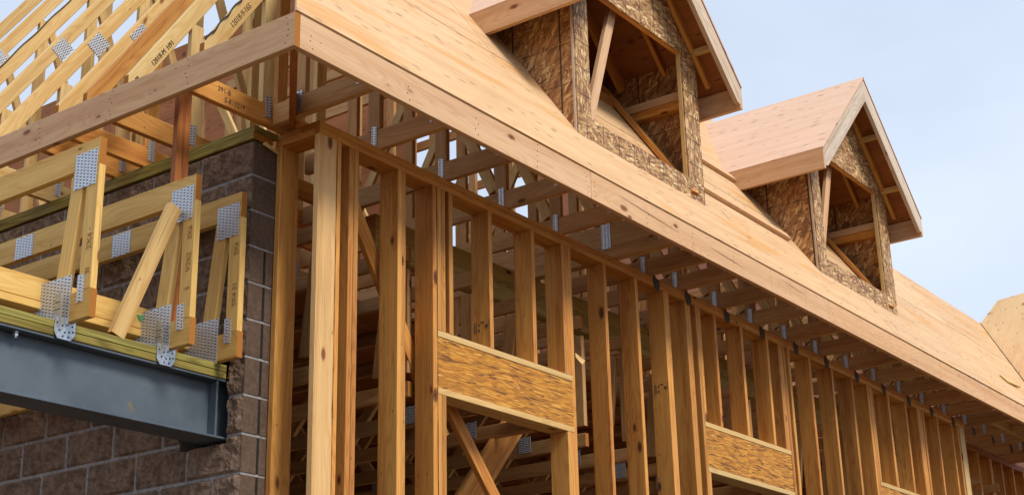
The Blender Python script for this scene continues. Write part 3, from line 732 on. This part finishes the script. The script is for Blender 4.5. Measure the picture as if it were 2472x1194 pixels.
# cross gable roof at the far right
cg = empty('cross_gable', (13.2, 0, 1)); tag(cg, 'knotty plywood roof slope of the cross gable rising at the right edge', 'gable roof')
A_ = V((13.30, .76, 2.03)); B_ = V((11.55, -.43, .31))
Cc = V((13.690, 0.612, 2.413)); D_ = V((13.805, -0.150, 2.525)); F_ = V((11.55, D_.y, .31))
MB().prism([B_, A_, Cc, D_, F_], V((.98, 0, -1)).normalized()*.016, (1, 0, .98), Y).build('plywood_sheet', [PLYG], cg)
bx('wing_wall', cg, [OSBL, OSBL], 11.75, 11.79, D_.y+.1, -.52, GZ, .46, ch=.001)
bx('wing_fascia', cg, PINK, 11.50, 11.54, D_.y, -.51, .08, .27, axis=1)
bm_('valley_gap_shade', cg, [BLACK, BLACK], B_+V((-.008, 0, .006)), A_+V((-.008, 0, .006)), Z, .012, .006)

# ---------------------------------------------------------------- dormers
def dormer(cx_, label):
    r = empty('dormer', (cx_, -.18, zr(-.18)))
    yf = -.18; H = .87; zb = zr(yf); ov = 1.14; yr = -.43; sl = .97; za = 2.81; ze = za-sl*ov
    fx = lambda q: cx_+q
    zg = lambda q: za-.03-sl*abs(q)          # gable line under the roof
    # front OSB: strips round the opening
    ol, orr, sill, hd = -.70, .645, .835, 1.885
    t = .012
    fr = MB()
    def strip(x0, x1, z0, z1, ud, vd):
        fr.prism([(fx(x0), yf, z0), (fx(x1), yf, z0), (fx(x1), yf, z1), (fx(x0), yf, z1)], (0, t, 0), ud, vd)
    strip(-H, ol, sill, 1.62+.12, Z, X); strip(orr, H, sill, 1.62+.12, Z, X)
    strip(-H, H, zb-.005, sill-.001, X, Z)
    # gable head above the opening
    zl = zg(H)
    fr.prism([(fx(-H), yf, 1.741), (fx(ol), yf, 1.741), (fx(ol), yf, hd), (fx(orr), yf, hd), (fx(orr), yf, 1.741), (fx(H), yf, 1.741), (fx(H), yf, zl), (fx(0), yf, za-.03), (fx(-H), yf, zl)], (0, t, 0), X, Z)
    fr.build('front_sheathing', [OSBL], r)
    # side walls
    for sgn in (-1, 1):
        yb = -.5+(ze+.20-.205)/S+.2
        xs = fx(sgn*H); m = MB()
        zt = zl-.01; ybk = -.5+(zt-.205)/S
        m.prism([(xs, yf+.013, zr(yf+.013)), (xs, yf+.013, zt), (xs, ybk, zt)], (-sgn*.012, 0, 0), Y, Z)
        m.build('side_sheathing', [OSBS], r)
        bx('corner_stud', r, FIR, xs-sgn*.0125-(.038 if sgn > 0 else 0), xs-sgn*.0125+(.038 if sgn < 0 else 0), yf+.013, yf+.10, zb+.02, zt, axis=2)
        bx('corner_trim', r, PALE, min(xs, xs+sgn*.006), max(xs, xs+sgn*.006), yf+.012, yf+.03, zb+.01, zt, axis=2, ch=.001)
        # top plate of the side wall
        bx('side_plate', r, FIR, xs-sgn*.013-(.075 if sgn > 0 else 0), xs-sgn*.013+(.075 if sgn < 0 else 0), yf+.10, .44, 1.50, 1.57, axis=1)
        bx('side_plate', r, PINK, xs-sgn*.013-(.085 if sgn > 0 else 0), xs-sgn*.013+(.085 if sgn < 0 else 0), yf+.10, .46, 1.572, 1.64, axis=1)
        # sleeper on the deck along the slope
        d = V((0, 1, S)).normalized(); nn = V((0, -S, 1)).normalized()
        xq = fx(sgn*(H-.17)); 
        if sgn > 0: bm_('sleeper', r, FIR, V((xq, yf+.02, zr(yf+.02)))+nn*.03, V((xq, ybk, zr(ybk)))+nn*.03, X, .089, .038)
    # opening trim
    bx('opening_jamb', r, YEL, fx(orr-.003), fx(orr+.086), yf+.013, yf+.050, sill+.001, hd, axis=2)
    bx('opening_head', r, FIR, fx(ol-.05), fx(orr+.08), yf+.013, yf+.050, hd-.003, hd+.085, axis=0)
    bx('opening_sill', r, FIR, fx(ol-.1), fx(orr+.1), yf+.013, yf+.05, sill-.07, sill-.003)
    # back frame with braces
    yb2 = .47
    bx('back_plate', r, FIR, fx(-H+.03), fx(H-.1), yb2, yb2+.038, zr(yb2)+.0, zr(yb2)+.09)
    bm_('back_rafter', r, FIR, (fx(-.84), yb2+.02, za-.16-sl*.84), (fx(0), yb2+.02, za-.16), (1, 0, -1), .09, .038)
    bm_('back_rafter', r, FIR, (fx(.84), yb2+.02, za-.16-sl*.84), (fx(0), yb2+.02, za-.16), (1, 0, 1), .09, .038)
    bm_('brace', r, PINK, (fx(-.55), -.06, .92), (fx(-.12), -.06, 2.08), X, .085, .038)
    bx('stub_post', r, FIR, fx(-.12), fx(-.03), yb2-.01, yb2+.027, zr(yb2)+.09, zr(yb2)+.36, axis=2)
    plate(r, (fx(-.07), yb2-.012, zr(yb2)+.28), X, Z, -Y, .06, .14); plate(r, (fx(-.07), yb2-.012, zr(yb2)+.10), X, Z, -Y, .06, .10)
    # roof deck, soffit rafters, fascia
    th = .014
    for sgn in (-1, 1):
        yv = lambda z: -.5+(z-.205)/S        # where the slope meets the main deck
        zl_ = ze; 
        pts = [V((fx(0), yr-.006, za)), V((fx(sgn*(ov+.006)), yr-.006, za-sl*(ov+.006))), V((fx(sgn*(ov+.006)), yv(za-sl*(ov+.006))+.005, za-sl*(ov+.006))), V((fx(0), yv(za)+.005, za))]
        nn = V((sgn*sl, 0, 1)).normalized()
        MB().prism(pts, -nn*th, Y, (sgn, 0, -sl), em=0).build('roof_sheet', [PLYD], r)
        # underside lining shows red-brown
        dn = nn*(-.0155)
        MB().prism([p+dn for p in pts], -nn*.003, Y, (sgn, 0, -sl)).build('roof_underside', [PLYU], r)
        # side fascia
        ef = za-sl*ov
        x_out = fx(sgn*ov); x_in = fx(sgn*(ov-.036))
        fpt = [(x_out, yr+.001, ef-.012), (x_out, yr+.001, ef-.20), (x_out, yv(ef-.20)+.02, ef-.20), (x_out, yv(ef-.012), ef-.012)]
        fs = MB().prism(fpt, (-sgn*.036, 0, 0), Y, Z, em=0).build('side_fascia', [PINK], r)
        m = MB()
        for yy in (yr+.03, yr+.3, yr+.55):
            for kq in range(3):
                a = V((x_out, yy+random.uniform(-.01, .02), ef-.06-.04*kq)); m.cyl(a-X*.001, a+X*sgn*.001, .0035, 7)
        m.build('nail_heads', [NAIL], fs)
        # rake fascia, plumb cut at the ridge and at the foot
        zt0, dd = za-.014, .215
        rk = [(fx(0), yr, zt0), (fx(0), yr, zt0-dd-.02), (fx(sgn*(ov-.085)), yr, zt0-sl*(ov-.085)-dd-.01), (fx(sgn*(ov-.02)), yr, ef-.17), (fx(sgn*ov), yr, ef-.014)]
        MB().prism(rk, (0, .036, 0), (sgn, 0, -sl), (sl, 0, sgn)).build('rake_fascia', [PALE, FIR], r)
        # lookouts between rake and front wall, fly rafter
        for q in (.38, .80):
            zz = za-sl*q-.075; bx('lookout', r, YEL, fx(sgn*q)-.02, fx(sgn*q)+.02, yr+.04, yf-.002, zz-.05, zz+.0, axis=1)
        bm_('wall_rafter', r, FIR, (fx(sgn*.02), yf-.022, za-.085), (fx(sgn*(ov-.10)), yf-.022, za-.085-sl*(ov-.12)), (sl, 0, sgn), .089, .036)
        for yy in (.10, .50):
            bm_('inner_rafter', r, FIR, (fx(sgn*.02), yy, za-.085), (fx(sgn*(ov-.08)), yy, za-.085-sl*(ov-.10)), (sl, 0, sgn), .089, .036)
    tag(r, label, 'dormer', 'roof dormers')
    return r
d1 = dormer(3.175, 'nearer roof dormer, its peak above the top of the picture')
d2 = dormer(6.96, 'farther roof dormer with full peaked gable and open window hole')

# ---------------------------------------------------------------- inside the building
gb = bx('treated_girder', None, GRN, 1.25, 9.6, .70, .79, -.262, -.002, warp=.002); tag(gb, 'greenish treated timber girder inside, level behind the studs', 'girder')
g2 = bx('treated_girder', None, GRN, 3.72, 9.6, .80, .88, -.245, -.002); 
bpy.data.objects.remove(g2)
IG = 'floor trusses inside the building'
def ifl(x, label):
    r, _ = floor_truss(x, y0=.175, y1=7.0, big=False, mat=TAN); tag(r, label, 'floor truss', IG); return r
p = ifl(.34, 'floor truss inside the building, first behind the stud wall from the corner'); reg(p)
for i in range(18):
    c = copy_tree(p); c.location.x = .34+.61*(i+1); c['label'] = 'floor truss inside the building, %s behind the stud wall from the corner' % ORD[i+1]
fd = bx('added_floor_deck', None, [PLYU, PLYU], .06, 14, 1.15, 9, -.42, -.40, ch=.001); tag(fd, 'plywood floor deck added on the inside floor trusses to darken the space below', 'floor deck')  # added deck, keeps light out of the space below
# plywood partition with thin open gaps
pt = empty('plywood_partition', (5.05, 3.5, 0)); tag(pt, 'tall reddish plywood partition seen through the trusses, thin gaps between its rows', 'partition wall')
zz = [-4.9, -3.7, -2.5, -1.3, -.1, .955, .985, 2.18, 2.735, 3.9, 4.88]
rows = [(-4.9, -2.5), (-2.5, -.1), (-.1, .955), (.99, 2.735), (2.765, 3.96), (3.96, 4.88)]
for (a, b) in rows:
    y = 3.55 if a > -1 else 3.55
    while y < 15:
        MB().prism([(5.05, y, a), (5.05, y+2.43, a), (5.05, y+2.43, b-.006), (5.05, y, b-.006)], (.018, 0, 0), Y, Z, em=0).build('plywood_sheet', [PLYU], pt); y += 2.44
bwal = bx('added_back_wall', None, [PLY_SHADE, PLY_SHADE], 6.8, 16, 9.0, 9.03, GZ, 1.2, ch=.001); tag(bwal, 'shade-dark plywood back wall added to close off light deep inside the building', 'wall')  # added to close off light; its dark colour stands for shade
bw2 = bx('added_end_wall', None, [PLY_SHADE, PLY_SHADE], 15.7, 15.73, .5, 9.0, GZ, .0, ch=.001); tag(bw2, 'shade-dark plywood end wall added to close off light far inside the building', 'wall')  # also added as enclosure, shade painted into the colour
bw3 = bx('added_back_wall', None, [PLY_SHADE, PLY_SHADE], .1, 6.8, 9.0, 9.03, GZ, -.1, ch=.001); tag(bw3, 'shade-dark lower back wall added to close off light behind the floor trusses on the left', 'wall')  # added lower part of the enclosure, coloured as if in shade
bw4 = bx('added_sky_blocker', None, [PLY_SHADE, PLY_SHADE], 8.7, 28, 4.75, 4.77, -.4, 3.9, ch=.001); tag(bw4, 'shade-dark plywood sheet added to block sky behind the right-hand roof trusses', 'partition wall')  # invented sheet that hides sky between trusses, coloured dark as shade
# crossed braces inside the first window opening, and a long diagonal brace behind the studs
o = bm_('cross_brace', None, FIR, (1.36, .25, -1.24), (2.08, .25, -2.05), (1, 0, .9), .089, .038); tag(o, 'narrow brace falling to the right inside the first window opening', 'brace', 'crossed braces in the window opening')
o = bm_('cross_brace', None, FIR, (2.62, .50, -.98), (1.55, .50, -2.15), (1, 0, -.9), .184, .038); tag(o, 'wide brace rising to the right inside the first window opening', 'brace', 'crossed braces in the window opening')
o = bm_('diagonal_brace', None, FIR, (.45, .19, -.28), (1.28, .19, -1.52), (1, 0, .6), .10, .036); tag(o, 'long diagonal brace falling to the right behind the first studs', 'brace')
bpy.context.view_layer.update()
